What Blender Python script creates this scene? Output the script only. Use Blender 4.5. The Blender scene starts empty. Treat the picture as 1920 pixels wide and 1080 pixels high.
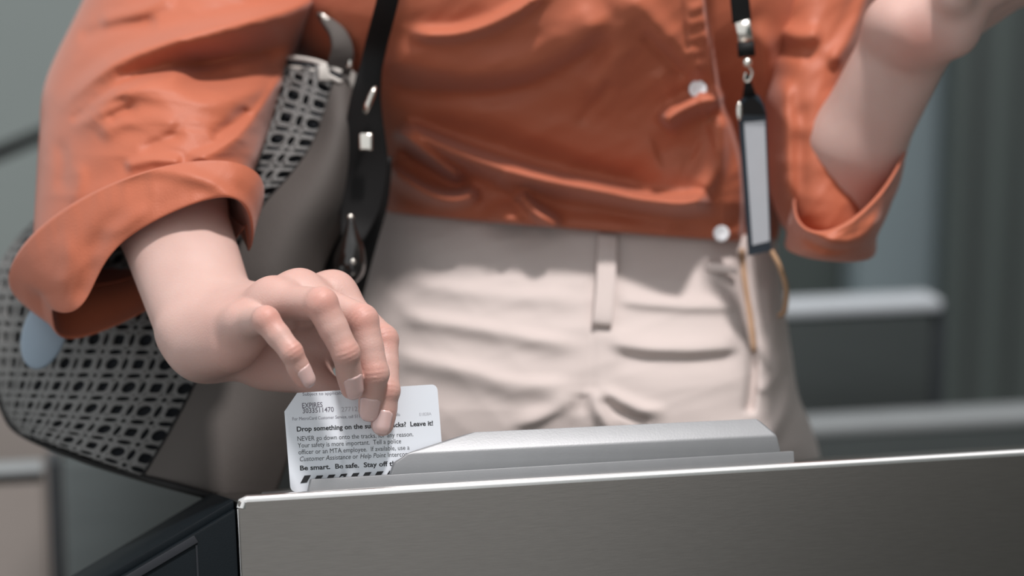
import bpy, bmesh, math
import numpy as np
from mathutils import Vector, Matrix
import openvdb

rng = np.random.default_rng(7)
SC = bpy.context.scene
COL = SC.collection
R = math.radians

# ------------------------------------------------------------------ camera
PITCH, FPX, D0 = R(12.0), 1920 * 85 / 36.0, 1.33
CAM = np.array([0.0, 0.0, 1.42])
FW = np.array([0, math.cos(PITCH), -math.sin(PITCH)])
UP = np.array([0, math.sin(PITCH), math.cos(PITCH)])
RT = np.array([1.0, 0, 0])
cd = bpy.data.cameras.new('camera'); cam = bpy.data.objects.new('camera', cd); COL.objects.link(cam)
cam.location = CAM; cam.rotation_euler = (R(90) - PITCH, 0, 0)
cd.lens = 85; cd.sensor_width = 36; cd.clip_start = 0.05
cd.dof.use_dof = True; cd.dof.focus_distance = D0 - 0.008; cd.dof.aperture_fstop = 4.0
SC.camera = cam
SC.view_settings.view_transform = 'Standard'; SC.view_settings.look = 'None'
SC.view_settings.gamma = 1; SC.view_settings.use_curve_mapping = False
SC.view_settings.exposure = 0.0

# ------------------------------------------------------------------ light
wd = bpy.data.worlds.new('world'); SC.world = wd; wd.use_nodes = True
bg = wd.node_tree.nodes['Background']; bg.inputs[0].default_value = (0.86, 0.89, 0.91, 1); bg.inputs[1].default_value = 0.98

def lamp(name, kind, loc, target, energy, color, size=None, angle=None):
    l = bpy.data.lights.new(name, kind); o = bpy.data.objects.new(name, l); COL.objects.link(o)
    l.energy = energy; l.color = color
    if kind == 'AREA': l.shape = 'DISK'; l.size = size
    if kind == 'SUN': l.angle = angle
    o.location = loc
    o.rotation_euler = (Vector(target) - Vector(loc)).to_track_quat('-Z', 'Y').to_euler()
    return o
TGT = np.array([0, 1.45, 1.1])
KEYDIR = np.array([0.15, -0.29, 0.94]); KEYDIR /= np.linalg.norm(KEYDIR)
lamp('ceiling_spotlight', 'AREA', TGT + KEYDIR * 3.0, TGT, 104, (1.0, 0.95, 0.94), size=0.28)

# ------------------------------------------------------------------ helpers: space
def cs(px, py, d):
    """pixel + depth -> camera-aligned coordinates (right, depth, up)"""
    px, py, d = np.broadcast_arrays(np.asarray(px, float), np.asarray(py, float), np.asarray(d, float))
    return np.stack([(px - 960) / FPX * d, d, (540 - py) / FPX * d], -1)
def wld(c):
    c = np.asarray(c, float)
    return CAM + c[..., 0:1] * RT + c[..., 1:2] * FW + c[..., 2:3] * UP
def P(px, py, d): return wld(cs(px, py, d))
def cr(keys, n):
    """Catmull-Rom resampling of key rows"""
    k = np.asarray(keys, float); m = len(k)
    k = np.vstack([2 * k[0] - k[1], k, 2 * k[-1] - k[-2]])
    t = np.linspace(0, m - 1, n); i = np.minimum(t.astype(int), m - 2); f = (t - i)[:, None]
    a, b, c, d = k[i], k[i + 1], k[i + 2], k[i + 3]
    return 0.5 * (2 * b + (c - a) * f + (2 * a - 5 * b + 4 * c - d) * f**2 + (3 * b - a - 3 * c + d) * f**3)
def sstep(a, b, x):
    t = np.clip((x - a) / (b - a), 0, 1); return t * t * (3 - 2 * t)
def seg_dist(x, y, poly):
    """distance, signed side and fraction along a polyline"""
    poly = np.asarray(poly, float)
    best = np.full(x.shape, 1e9); side = np.zeros(x.shape); frac = np.zeros(x.shape)
    L = np.hypot(*np.diff(poly[:, :2], axis=0).T); T = np.concatenate([[0], np.cumsum(L)]); 
    for i in range(len(poly) - 1):
        ax, ay = poly[i, :2]; dx, dy = poly[i + 1, :2] - poly[i, :2]
        t = np.clip(((x - ax) * dx + (y - ay) * dy) / (L[i]**2 + 1e-9), 0, 1)
        ex, ey = x - ax - t * dx, y - ay - t * dy
        q = np.hypot(ex, ey); m = q < best
        best = np.where(m, q, best); side = np.where(m, np.sign(dx * ey - dy * ex), side)
        frac = np.where(m, (T[i] + t * L[i]) / T[-1], frac)
    return best, side, frac
def ridge(x, y, pts, h, wa, wb=None, taper=0.15, n=24):
    """a fold along a traced line: height h (m), widths wa / wb (px) on its upper / lower side"""
    wb = wb or wa
    d, s, f = seg_dist(x, y, cr(pts, n))
    w = np.where(s < 0, wa, wb)
    e = np.exp(-(d / w)**2)
    ta = sstep(0, taper, f) * sstep(0, taper, 1 - f) if taper else 1
    return h * e * ta

# ------------------------------------------------------------------ helpers: objects
def mesh_obj(name, v, faces, mat, parent=None, smooth=True):
    me = bpy.data.meshes.new(name)
    me.from_pydata([tuple(p) for p in np.asarray(v, float)], [], [tuple(map(int, f)) for f in faces])
    me.materials.append(mat); me.update()
    if smooth: me.polygons.foreach_set('use_smooth', np.ones(len(me.polygons), bool))
    o = bpy.data.objects.new(name, me); COL.objects.link(o)
    if parent: attach(o, parent)
    return o
WORLD = {}
def attach(o, parent):
    o.parent = parent
    o.matrix_parent_inverse = WORLD.get(parent.name, Matrix.Identity(4)).inverted()
def thing(name, label, cat, loc, group=None):
    o = bpy.data.objects.new(name, None); COL.objects.link(o); o.location = tuple(loc)
    o.empty_display_size = 0.05
    WORLD[o.name] = Matrix.Translation(Vector(loc))
    o['label'] = label; o['category'] = cat
    if group: o['group'] = group
    return o
def structure(o): o['kind'] = 'structure'; return o
def grid_faces(nr, nc, close=False, off=0):
    i, j = np.meshgrid(np.arange(nr - 1), np.arange(nc if close else nc - 1), indexing='ij')
    k = (j + 1) % nc
    return (np.stack([i * nc + j, i * nc + k, (i + 1) * nc + k, (i + 1) * nc + j], -1).reshape(-1, 4) + off)
def tube(c, rad, n=12, caps=True):
    """tube along camera-space points c"""
    c = np.asarray(c, float); m = len(c); rad = np.broadcast_to(rad, (m,))
    t = np.gradient(c, axis=0); t /= np.linalg.norm(t, axis=1)[:, None] + 1e-12
    ref = np.array([0.0, 1.0, 0.0]); u = np.cross(t, ref); bad = np.linalg.norm(u, axis=1) < 1e-3
    u[bad] = np.cross(t[bad], [1.0, 0, 0]); u /= np.linalg.norm(u, axis=1)[:, None]; w = np.cross(t, u)
    ph = np.arange(n) * 2 * np.pi / n
    v = c[:, None] + rad[:, None, None] * (u[:, None] * np.cos(ph)[None, :, None] + w[:, None] * np.sin(ph)[None, :, None])
    f = [tuple(q) for q in grid_faces(m, n, True)]
    if caps: f += [tuple(range(n))[::-1], tuple(range((m - 1) * n, m * n))]
    return v.reshape(-1, 3), f
def ribbon(c, wid, thick, nrm=(0, -1, 0)):
    """flat strap along camera-space points c: wid across, thick along nrm"""
    c = np.asarray(c, float); m = len(c); wid = np.broadcast_to(wid, (m,)); nrm = np.asarray(nrm, float)
    t = np.gradient(c, axis=0); s = np.cross(t, nrm); s /= np.linalg.norm(s, axis=1)[:, None]
    prof = [(-.5, -.35), (-.5, .35), (-.44, .5), (.44, .5), (.5, .35), (.5, -.35), (.44, -.5), (-.44, -.5)]
    v = np.stack([c + s * wid[:, None] * a + nrm * thick * b for a, b in prof], 1)
    n = len(prof); f = [tuple(q) for q in grid_faces(m, n, True)] + [tuple(range(n))[::-1], tuple(range((m - 1) * n, m * n))]
    return v.reshape(-1, 3), f
def merge(parts):
    V, Fc, o = [], [], 0
    for v, f in parts:
        V.append(np.asarray(v)); Fc += [tuple(int(i) + o for i in q) for q in f]; o += len(v)
    return np.vstack(V), Fc
def ellipsoid(c, r, n=16, m=10, axes=None):
    th = np.linspace(0, np.pi, m)[:, None]; ph = np.linspace(0, 2 * np.pi, n, endpoint=False)[None]
    p = np.stack([np.sin(th) * np.cos(ph) + 0 * ph, np.sin(th) * np.sin(ph), np.cos(th) + 0 * ph], -1).reshape(-1, 3) * r
    if axes is not None: p = p @ np.asarray(axes, float)
    return p + c, [tuple(q) for q in grid_faces(m, n, True)]
def bevel_box(lo, hi, bev=0.002, seg=2):
    bm = bmesh.new(); bmesh.ops.create_cube(bm, size=1)
    lo, hi = np.asarray(lo, float), np.asarray(hi, float)
    for v in bm.verts: v.co = Vector((lo + hi) / 2 + np.array(v.co) * (hi - lo))
    if bev: bmesh.ops.bevel(bm, geom=bm.edges[:], offset=bev, segments=seg, affect='EDGES', profile=0.5)
    v = np.array([tuple(a.co) for a in bm.verts]); bm.verts.index_update()
    f = [tuple(b.index for b in a.verts) for a in bm.faces]; bm.free()
    return v, f
def prism(poly, y0, y1, bev=0.0, seg=2):
    """polygon in x,z extruded along y"""
    bm = bmesh.new(); a = [bm.verts.new((x, y0, z)) for x, z in poly]; b = [bm.verts.new((x, y1, z)) for x, z in poly]
    n = len(poly); bm.faces.new(a); bm.faces.new(b[::-1])
    for i in range(n): bm.faces.new((a[i], b[i], b[(i + 1) % n], a[(i + 1) % n]))
    bmesh.ops.recalc_face_normals(bm, faces=bm.faces[:])
    if bev: bmesh.ops.bevel(bm, geom=bm.edges[:], offset=bev, segments=seg, affect='EDGES', profile=0.5)
    bm.verts.index_update(); v = np.array([tuple(q.co) for q in bm.verts]); f = [tuple(q.index for q in g.verts) for g in bm.faces]; bm.free()
    return v, f
def auto_smooth(o, deg=35):
    me = o.data; me.polygons.foreach_set('use_smooth', np.ones(len(me.polygons), bool))
    bm = bmesh.new(); bm.from_mesh(me)
    for e in bm.edges:
        if len(e.link_faces) == 2 and e.calc_face_angle(0) > R(deg): e.smooth = False
    bm.to_mesh(me); bm.free(); return o

# ------------------------------------------------------------------ materials
def mat(name, col, rough=0.6, metal=0.0, var=0.0, vscale=20.0, bump=0.0, bscale=400.0, sheen=0.0, sss=0.0, spec=0.5, coat=0.0, stretch=None, aniso=0.0):
    m = bpy.data.materials.new(name); m.use_nodes = True; nt = m.node_tree; b = nt.nodes['Principled BSDF']
    I = b.inputs; I['Base Color'].default_value = (*col, 1); I['Roughness'].default_value = rough; I['Metallic'].default_value = metal
    I['Specular IOR Level'].default_value = spec
    if sheen: I['Sheen Weight'].default_value = sheen; I['Sheen Roughness'].default_value = 0.5
    if coat: I['Coat Weight'].default_value = coat; I['Coat Roughness'].default_value = 0.08
    if aniso: I['Anisotropic'].default_value = aniso
    if sss:
        I['Subsurface Weight'].default_value = sss; I['Subsurface Radius'].default_value = (1.0, 0.35, 0.2); I['Subsurface Scale'].default_value = 0.004
    tc = nt.nodes.new('ShaderNodeTexCoord'); src = tc.outputs['Object']
    if stretch:
        mp = nt.nodes.new('ShaderNodeMapping'); mp.inputs['Scale'].default_value = stretch; nt.links.new(src, mp.inputs[0]); src = mp.outputs[0]
    if var:
        n = nt.nodes.new('ShaderNodeTexNoise'); n.inputs['Scale'].default_value = vscale; n.inputs['Detail'].default_value = 5
        nt.links.new(src, n.inputs['Vector'])
        mx = nt.nodes.new('ShaderNodeMix'); mx.data_type = 'RGBA'
        mx.inputs['A'].default_value = (*[c * (1 - var) for c in col], 1); mx.inputs['B'].default_value = (*[min(1, c * (1 + var)) for c in col], 1)
        nt.links.new(n.outputs['Fac'], mx.inputs['Factor']); nt.links.new(mx.outputs['Result'], I['Base Color'])
    if bump:
        n2 = nt.nodes.new('ShaderNodeTexNoise'); n2.inputs['Scale'].default_value = bscale; n2.inputs['Detail'].default_value = 4
        nt.links.new(src, n2.inputs['Vector'])
        bp = nt.nodes.new('ShaderNodeBump'); bp.inputs['Strength'].default_value = bump; bp.inputs['Distance'].default_value = 0.001
        nt.links.new(n2.outputs['Fac'], bp.inputs['Height']); nt.links.new(bp.outputs[0], I['Normal'])
    return m
M = {}
M['shirt'] = mat('rust_cotton', (0.40, 0.105, 0.049), 0.56, var=0.07, vscale=35, bump=0.25, bscale=900, sheen=0.15, spec=0.4)
M['trouser'] = mat('cream_twill', (0.57, 0.495, 0.465), 0.85, var=0.04, vscale=30, bump=0.2, bscale=1100, sheen=0.1, spec=0.25)
M['tan'] = mat('tan_edge', (0.42, 0.26, 0.15), 0.7, var=0.1)
M['steel'] = mat('brushed_steel', (0.175, 0.163, 0.15), 0.36, 1.0, var=0.10, vscale=260, bump=0.05, bscale=420, stretch=(0.3, 1, 4))
M['steel_light'] = mat('cast_satin_metal', (0.245, 0.249, 0.255), 0.46, 0.45, var=0.05, vscale=120, bump=0.05, bscale=900)
M['rim'] = mat('polished_rim_steel', (0.80, 0.78, 0.76), 0.3, 1.0, var=0.05, vscale=200)
M['black'] = mat('black_plastic', (0.003, 0.0055, 0.0075), 0.55, var=0.2, vscale=60, bump=0.1, bscale=1500, spec=0.12)
M['card'] = mat('white_card_plastic', (0.68, 0.71, 0.755), 0.32, var=0.015, vscale=60, spec=0.5)
M['ink'] = mat('black_ink', (0.012, 0.012, 0.014), 0.5, var=0.1)
M['ink_grey'] = mat('grey_ink', (0.13, 0.12, 0.15), 0.6, var=0.25, vscale=500)
M['ink_pale'] = mat('pale_grey_ink', (0.38, 0.38, 0.41), 0.6, var=0.2, vscale=500)
M['leather'] = mat('taupe_leather', (0.085, 0.075, 0.069), 0.8, var=0.08, vscale=25, bump=0.3, bscale=700, spec=0.25)
M['lattice'] = mat('cutwork_leather', (0.15, 0.147, 0.142), 0.6, var=0.10, vscale=40, bump=0.3, bscale=700)
M['lining'] = mat('dark_lining', (0.012, 0.014, 0.018), 0.9, var=0.2)
M['strap'] = mat('black_strap', (0.006, 0.0055, 0.0055), 0.6, var=0.2, spec=0.2)
M['gloss'] = mat('glossy_black', (0.010, 0.008, 0.007), 0.12, var=0.2, coat=0.6)
M['chrome'] = mat('silver_hardware', (0.72, 0.68, 0.62), 0.2, 1.0, var=0.05)
M['tag'] = mat('blue_grey_tag', (0.27, 0.34, 0.41), 0.55, var=0.05)
M['stripe'] = mat('pale_stripe', (0.55, 0.52, 0.48), 0.6, var=0.05)
M['navy'] = mat('navy_vinyl', (0.012, 0.022, 0.034), 0.35, var=0.2)
M['paper'] = mat('white_paper', (0.48, 0.50, 0.53), 0.7, var=0.04, vscale=90)
M['pearl'] = mat('pearl_button', (0.82, 0.83, 0.85), 0.22, var=0.06, vscale=150, coat=0.4)
M['nail'] = mat('natural_nail', (0.66, 0.43, 0.40), 0.2, var=0.05, vscale=250, sss=0.2, coat=0.3)
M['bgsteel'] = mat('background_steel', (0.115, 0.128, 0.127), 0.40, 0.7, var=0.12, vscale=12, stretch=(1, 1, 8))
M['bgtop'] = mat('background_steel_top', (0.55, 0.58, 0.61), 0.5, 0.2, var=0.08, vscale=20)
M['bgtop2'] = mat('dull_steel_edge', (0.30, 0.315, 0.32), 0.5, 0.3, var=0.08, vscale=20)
M['bgdark'] = mat('dark_joint', (0.03, 0.035, 0.04), 0.6, var=0.2)
M['pillar'] = mat('grey_green_pillar', (0.08, 0.097, 0.092), 0.5, var=0.12, vscale=6, stretch=(4, 4, 0.3))
M['bluepanel'] = mat('blue_grey_panel', (0.23, 0.285, 0.305), 0.6, var=0.05, vscale=5)
M['wall'] = mat('grey_green_wall', (0.26, 0.295, 0.285), 0.7, var=0.08, vscale=3)
M['floor'] = mat('concrete_floor', (0.22, 0.215, 0.205), 0.7, var=0.15, vscale=8, bump=0.2, bscale=80)
M['cream'] = mat('cream_panel', (0.26, 0.23, 0.21), 0.5, var=0.08, vscale=10)

def skin_material():
    m = mat('skin', (0.72, 0.44, 0.35), 0.48, sss=0.25, bump=0.18, bscale=900, spec=0.35)
    nt = m.node_tree; b = nt.nodes['Principled BSDF']
    a = nt.nodes.new('ShaderNodeAttribute'); a.attribute_name = 'flush'
    tc = nt.nodes.new('ShaderNodeTexCoord'); n = nt.nodes.new('ShaderNodeTexNoise'); n.inputs['Scale'].default_value = 60; n.inputs['Detail'].default_value = 4
    nt.links.new(tc.outputs['Object'], n.inputs['Vector'])
    m1 = nt.nodes.new('ShaderNodeMix'); m1.data_type = 'RGBA'
    m1.inputs['A'].default_value = (0.49, 0.315, 0.272, 1); m1.inputs['B'].default_value = (0.54, 0.372, 0.328, 1)
    nt.links.new(n.outputs['Fac'], m1.inputs['Factor'])
    m2 = nt.nodes.new('ShaderNodeMix'); m2.data_type = 'RGBA'; m2.inputs['B'].default_value = (0.50, 0.17, 0.12, 1)
    nt.links.new(a.outputs['Fac'], m2.inputs['Factor']); nt.links.new(m1.outputs['Result'], m2.inputs['A'])
    nt.links.new(m2.outputs['Result'], b.inputs['Base Color'])
    return m
M['skin'] = skin_material()

# ------------------------------------------------------------------ the turnstile frame of reference
YAW, LEAN = R(11.8), R(15.0)
EX = np.array([math.cos(YAW), math.sin(YAW), 0]); NA = np.array([-math.sin(YAW), math.cos(YAW), 0]); EZ0 = np.array([0, 0, 1.0])
EZ = EZ0 * math.cos(LEAN) + NA * math.sin(LEAN); EY = NA * math.cos(LEAN) - EZ0 * math.sin(LEAN)
CARD_Y = 0.0145
PCARD = P(680, 820, D0)
def hit(px, py, y):
    """where the pixel's ray meets the plane y (m) of the turnstile frame"""
    r = P(px, py, 1.0) - CAM; q = PCARD + EY * (y - CARD_Y) - CAM
    return CAM + r * (q @ EY) / (r @ EY)
TO = hit(446, 937, 0)
def tf(v): v = np.asarray(v, float); return TO + v[..., 0:1] * EX + v[..., 1:2] * EY + v[..., 2:3] * EZ
def tcoord(px, py, y): w = hit(px, py, y) - TO; return np.array([w @ EX, w @ EY, w @ EZ])
def yawf(v): v = np.asarray(v, float); return TO + v[..., 0:1] * EX + v[..., 1:2] * NA + v[..., 2:3] * EZ0   # upright version

# ------------------------------------------------------------------ setting
v, f = bevel_box((-4, -2, -0.05), (4, 6, 0), 0); structure(mesh_obj('floor', v, f, M['floor'], smooth=False))
BW = 4.2   # distance to the rear wall along the yawed axis
def yawbox(name, x0, x1, y0, y1, z0, z1, m, parent=None, bev=0.0):
    """box aligned with the turnstile row: x along, y away, z absolute height"""
    v, f = bevel_box((x0, y0, z0), (x1, y1, z1), bev)
    v = v[:, 0:1] * EX + v[:, 1:2] * NA + v[:, 2:3] * EZ0
    o = mesh_obj(name, v, f, m, parent, smooth=False)
    return auto_smooth(o) if bev else o
def yray(px, py, Y):
    """x (along) and z of a pixel's ray at distance Y on the yawed axis"""
    r = P(px, py, 1.0) - CAM; t = (Y - CAM @ NA) / (r @ NA); w = CAM + r * t
    return float(w @ EX), float(w[2])
v, f = bevel_box((1.9, -3.0, 0), (2.0, 3.4, 3.2), 0); structure(mesh_obj('wall_unseen_right', v, f, M['pillar'], smooth=False))  # unseen dark wall, added so the steel panel reflects darker towards the right
structure(yawbox('wall_back', -2.5, 4.5, BW, BW + 0.1, 0, 3.2, M['wall']))

# blue grey panel and pillar behind, right
xa, _ = yray(1612, 400, BW - 0.3); xb, _ = yray(1790, 400, BW - 0.3)
o = yawbox('wall_panel', xa, xb + 0.3, BW - 0.3, BW - 0.22, 0, 3.0, M['bluepanel'], bev=0.01)
o['label'] = 'pale blue-grey flat panel standing behind the raised forearm'; o['category'] = 'panel'
xa, _ = yray(1482, 500, BW - 0.2); xb, _ = yray(1606, 500, BW - 0.2)
o = yawbox('wall_panel', xa - .25, xb, BW - 0.2, BW - 0.02, 0, 1.5, M['pillar'], bev=0.01)
o['label'] = 'low dark grey panel on the back wall beside the trousers'; o['category'] = 'panel'
PY = BW - 0.45
xa, _ = yray(1785, 400, PY)
pil = thing('pillar', 'wide dark grey-green pillar at the right edge of the picture', 'pillar', xa * EX + PY * NA)
yawbox('shaft', xa, xa + 0.75, PY, PY + 0.06, 0, 3.0, M['pillar'], pil, bev=0.006)
for k in range(3):
    xs = xa + 0.03 + 0.075 * k
    yawbox('groove', xs, xs + 0.016, PY - 0.006, PY + 0.01, 0, 3.0, M['bgsteel'], pil, bev=0.003)

# steel cabinet behind, right
Y1 = 2.45
xa, z1 = yray(1470, 596, Y1); xb, _ = yray(1752, 700, Y1); _, z0 = yray(1600, 785, Y1)
cab = thing('steel_cabinet', 'low brushed steel turnstile cabinet behind the trousers at right', 'cabinet', xa * EX + Y1 * NA, 'steel cabinets behind the person')
yawbox('body', xa - 0.35, xb, Y1, Y1 + 0.042, 0, z1, M['bgsteel'], cab, bev=0.01)
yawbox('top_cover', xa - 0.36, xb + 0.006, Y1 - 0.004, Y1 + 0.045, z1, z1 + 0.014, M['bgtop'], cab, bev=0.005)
yawbox('joint_strip', xb + 0.001, xb + 0.016, Y1 + 0.01, Y1 + 0.05, 0, z1 + 0.005, M['bgdark'], cab)
xc, zc = yray(1540, 797, 2.30)
led = thing('steel_ledge', 'long low steel ledge with pale top edge behind the turnstile at right', 'ledge', xc * EX + 2.3 * NA)
yawbox('face_panel', xc - 0.5, xc + 0.9, 2.30, 2.345, 0, zc - 0.012, M['bgsteel'], led, bev=0.004)
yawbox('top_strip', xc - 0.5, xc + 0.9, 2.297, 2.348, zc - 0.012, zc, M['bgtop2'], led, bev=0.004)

# steel cabinets behind, left
Y2 = 2.1
xj, _ = yray(104, 980, Y2); xl, zt = yray(0, 880, Y2); xr, _ = yray(640, 980, Y2)
cab2 = thing('steel_cabinet', 'pale steel cabinet at the lower left corner below the bag', 'cabinet', xl * EX + Y2 * NA, 'steel cabinets behind the person')
yawbox('body', xl - 0.3, xj - 0.008, Y2, Y2 + 0.06, 0, zt - 0.012, M['cream'], cab2, bev=0.008)
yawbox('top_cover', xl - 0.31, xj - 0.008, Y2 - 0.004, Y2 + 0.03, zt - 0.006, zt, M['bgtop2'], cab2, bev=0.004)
cab3 = thing('steel_cabinet', 'dark steel cabinet behind the black turnstile nose', 'cabinet', xj * EX + Y2 * NA, 'steel cabinets behind the person')
yawbox('body', xj + 0.006, xr, Y2, Y2 + 0.06, 0, zt + 0.004, M['bgsteel'], cab3, bev=0.008)
yawbox('joint_strip', xj - 0.005, xj + 0.005, Y2 + 0.01, Y2 + 0.05, 0, zt, M['bgdark'], cab3)
Y3 = 2.7
xl3, zb3 = yray(0, 745, Y3); xr3, _ = yray(130, 800, Y3)
o = yawbox('cream_box', xl3 - 0.3, xr3, Y3, Y3 + 0.3, 0, zb3, M['cream'], bev=0.02)
o['label'] = 'blurred cream box standing behind the bag at far left'; o['category'] = 'box'
# black rail at left
c0 = cs(-160, 352, 2.6); c1 = cs(130, 232, 2.9)
v, f = tube(np.linspace(c0, c1, 6), 0.009)
rail = thing('handrail', 'thin black rail on two posts behind the sleeve at left', 'rail', P(-160, 352, 2.6) * [1, 1, 0])
mesh_obj('rail', wld(v), f, M['strap'], rail)
for c in (c0, c1):
    w = wld(c); q = CAM + np.array([0, 0, 0])
    vv, ff = bevel_box((w[0] - .009, w[1] - .009, 0), (w[0] + .009, w[1] + .009, w[2]), 0.002)
    mesh_obj('post', vv, ff, M['strap'], rail)

# ------------------------------------------------------------------ turnstile
tz = thing('turnstile', 'brushed steel turnstile with card reader slot in the foreground', 'turnstile', TO * [1, 1, 0])
LEN = 0.62
def tpart(name, v, f, m, parent=tz, deg=35):
    return auto_smooth(mesh_obj(name, tf(v), f, m, parent), deg)
v, f = bevel_box((0.0, 0.0, -0.30), (LEN, 0.15, -0.0006), 0.0012, 3)
panel = tpart('side_panel', v, f, M['steel'])
# polished rolled rim along the top of the panel, down the left edge
n = 40
path = [(x, 0.0029, -0.0008) for x in np.linspace(LEN, 0.005, 30)] + [(0.0030, 0.0029, -0.0015), (0.0022, 0.0026, -0.005)] 
pc = np.array(path); rv, rf = tube(pc, 0.0031, 16)
tpart('rolled_rim', rv, rf, M['rim'], deg=60)
pc = np.array([(0.0010, 0.0025, z) for z in np.linspace(-0.005, -0.3, 12)]); rv, rf = tube(pc, 0.0016, 10)
tpart('corner_rim', rv, rf, M['rim'], deg=60)
# raised base plate with the slot lip
x0, x1 = tcoord(580, 905, 0.008)[0], tcoord(1487, 855, 0.008)[0]
zl = tcoord(900, 880, 0.008)[2]
v, f = prism([(x0 - .002, -0.002), (x0 + .001, zl), (x1, zl), (x1, -0.002)], 0.0060, CARD_Y - 0.0007, 0.0005)
tpart('slot_lip', v, f, M['steel_light'])
v, f = bevel_box((x0 - .02, CARD_Y + 0.0009, -0.004), (x1 + .01, 0.075, 0.001), 0.0008)
tpart('rear_plate', v, f, M['steel_light'])
# reader cover: bevelled, tapered block in front of the slot line
yf, yb = 0.0066, CARD_Y - 0.0011
bl, br = tcoord(731, 893, yf), tcoord(1466, 856, yf)
tl, trr = tcoord(764, 849, yf), tcoord(1457, 816, yf)
yb2 = 0.0140
kl, kr = tcoord(889, 808, yb2), tcoord(1418, 783, yb2)
zb = zl - 0.001
fr = [(bl[0], zb), (bl[0] + .003, (zb + tl[2]) * .55), (tl[0], tl[2]), (trr[0], trr[2]), (br[0], zb)]
bm = bmesh.new()
A = [bm.verts.new((x, yf, z)) for x, z in fr]
Bk = [(bl[0], zb), (bl[0] + .003, (zb + tl[2]) * .55), (tl[0] + .006, tl[2] + .001), (kl[0], kl[2]), (kr[0], kr[2]), (trr[0] + .001, trr[2]), (br[0], zb)]
B = [bm.verts.new((x, yb, z)) for x, z in Bk]
bm.faces.new(A); bm.faces.new(B[::-1])
bm.faces.new((A[0], B[0], B[1], A[1])); bm.faces.new((A[1], B[1], B[2], A[2]))
bm.faces.new((A[2], B[2], B[3])); bm.faces.new((A[2], B[3], B[4], A[3])); bm.faces.new((A[3], B[4], B[5])); bm.faces.new((A[3], B[5], B[6], A[4]))
bm.faces.new((A[4], B[6], B[0], A[0]))
bmesh.ops.recalc_face_normals(bm, faces=bm.faces[:])
bmesh.ops.bevel(bm, geom=bm.edges[:], offset=0.0012, segments=3, affect='EDGES', profile=0.5)
bm.verts.index_update(); v = np.array([tuple(q.co) for q in bm.verts]); f = [tuple(q.index for q in g.verts) for g in bm.faces]; bm.free()
tpart('reader_cover', v, f, M['steel_light'], deg=40)
# rear half of the reader, behind the slot
v, f = prism([(kl[0] - .01, 0.0), (kl[0] + .012, 0.018), (kr[0] - .012, 0.018), (kr[0] + .01, 0.0)], CARD_Y + 0.0014, CARD_Y + 0.024, 0.0015)
tpart('rear_cover', v, f, M['steel_light'])
# black plastic nose
na_ = tcoord(438, 937, 0.001); nb_ = tcoord(190, 1084, 0.001)
sl = (nb_[2] - na_[2]) / (nb_[0] - na_[0])
prof = [(-0.001, -0.0005), (-0.001, -0.30), (-0.20, -0.30), (-0.20, -0.0005 + sl * -0.199), (-0.09, -0.0005 + sl * -0.089)]
v, f = prism([(p[0], p[1] - 0.004) for p in prof], 0.004, 0.16, 0.002)
nose = tpart('end_fairing', v, f, M['black'])
# top cap of the nose with its groove
v, f = prism([(-0.0015, 0.0), (-0.0015, -0.006), (-0.17, -0.006 + sl * -0.1685), (-0.17, sl * -0.1685)], 0.008, 0.158, 0.001); tpart('fairing_cap', v, f, M['black'])
v, f = prism([(-0.024, sl * -.0225 - .0062), (-0.022, sl * -.0205 - .011), (-0.16, sl * -.1585 - .0105), (-0.16, sl * -.1585 - .006)], 0.0025, 0.006, 0.0004); tpart('groove_strip', v, f, M['lining'])
v, f = bevel_box((-0.0235, 0.0034, -0.28), (-0.0225, 0.0045, sl * -.021 - .012), 0); tpart('seam', v, f, M['lining'])
# pedestal under the tilted head
w = TO - EY * 0 - EZ * 0.29
vv, ff = bevel_box((0.0, 0.05, 0), (LEN, 0.18, w[2] - 0.0), 0.004)
vv = w * [1, 1, 0] + vv[:, 0:1] * EX + vv[:, 1:2] * NA + vv[:, 2:3] * EZ0
auto_smooth(mesh_obj('pedestal', vv, ff, M['steel'], tz))

# ------------------------------------------------------------------ card
CW, CH = 0.0856, 0.0540
ROT = R(0.6)
tl_ = tcoord(537, 765, CARD_Y); br_ = tcoord(818, 790, CARD_Y); bl_ = tcoord(553, 917, CARD_Y)
cxT = (tl_[0] + br_[0]) / 2 + .0008; czT = tcoord(680, 729, CARD_Y)[2] - CH / 2
CO = TO + EX * cxT + EY * CARD_Y + EZ * czT
ax = EX * math.cos(ROT) + EZ * math.sin(ROT); az = EZ * math.cos(ROT) - EX * math.sin(ROT)
az = az - EX * 0.018; az /= np.linalg.norm(az)
def card_bow(x, y):
    """flex of the card towards the viewer (m)"""
    return 0.0005 * np.exp(-((x + .0145) / .0018)**2) + 0.0004 * np.exp(-((x - .0185) / .0022)**2) - 0.0003 * np.exp(-((x - .003) / .010)**2)
def cardf(v):
    v = np.asarray(v, float); z = v[:, 2] + card_bow(v[:, 0], v[:, 1])
    return CO + v[:, 0:1] * ax + v[:, 1:2] * az - z[:, None] * EY
pts = []
def arc(cx, cy, r, a0, a1, n=6):
    for a in np.linspace(R(a0), R(a1), n): pts.append((cx + r * math.cos(a), cy + r * math.sin(a)))
hw, hh, rr = CW / 2, CH / 2, 0.0032
arc(-hw + rr, -hh + rr, rr, 180, 270); arc(hw - rr, -hh + rr, rr, 270, 360); arc(hw - rr, hh - rr, rr, 0, 90)
pts.append((-hw + .0078, hh)); pts.append((-hw, hh - .0098))
bm = bmesh.new()
fc = bm.faces.new([bm.verts.new((x, y, 0)) for x, y in pts])
for xs in np.linspace(-hw, hw, 90)[1:-1]:
    bmesh.ops.bisect_plane(bm, geom=bm.verts[:] + bm.edges[:] + bm.faces[:], plane_co=(xs, 0, 0), plane_no=(1, 0, 0))
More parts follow.
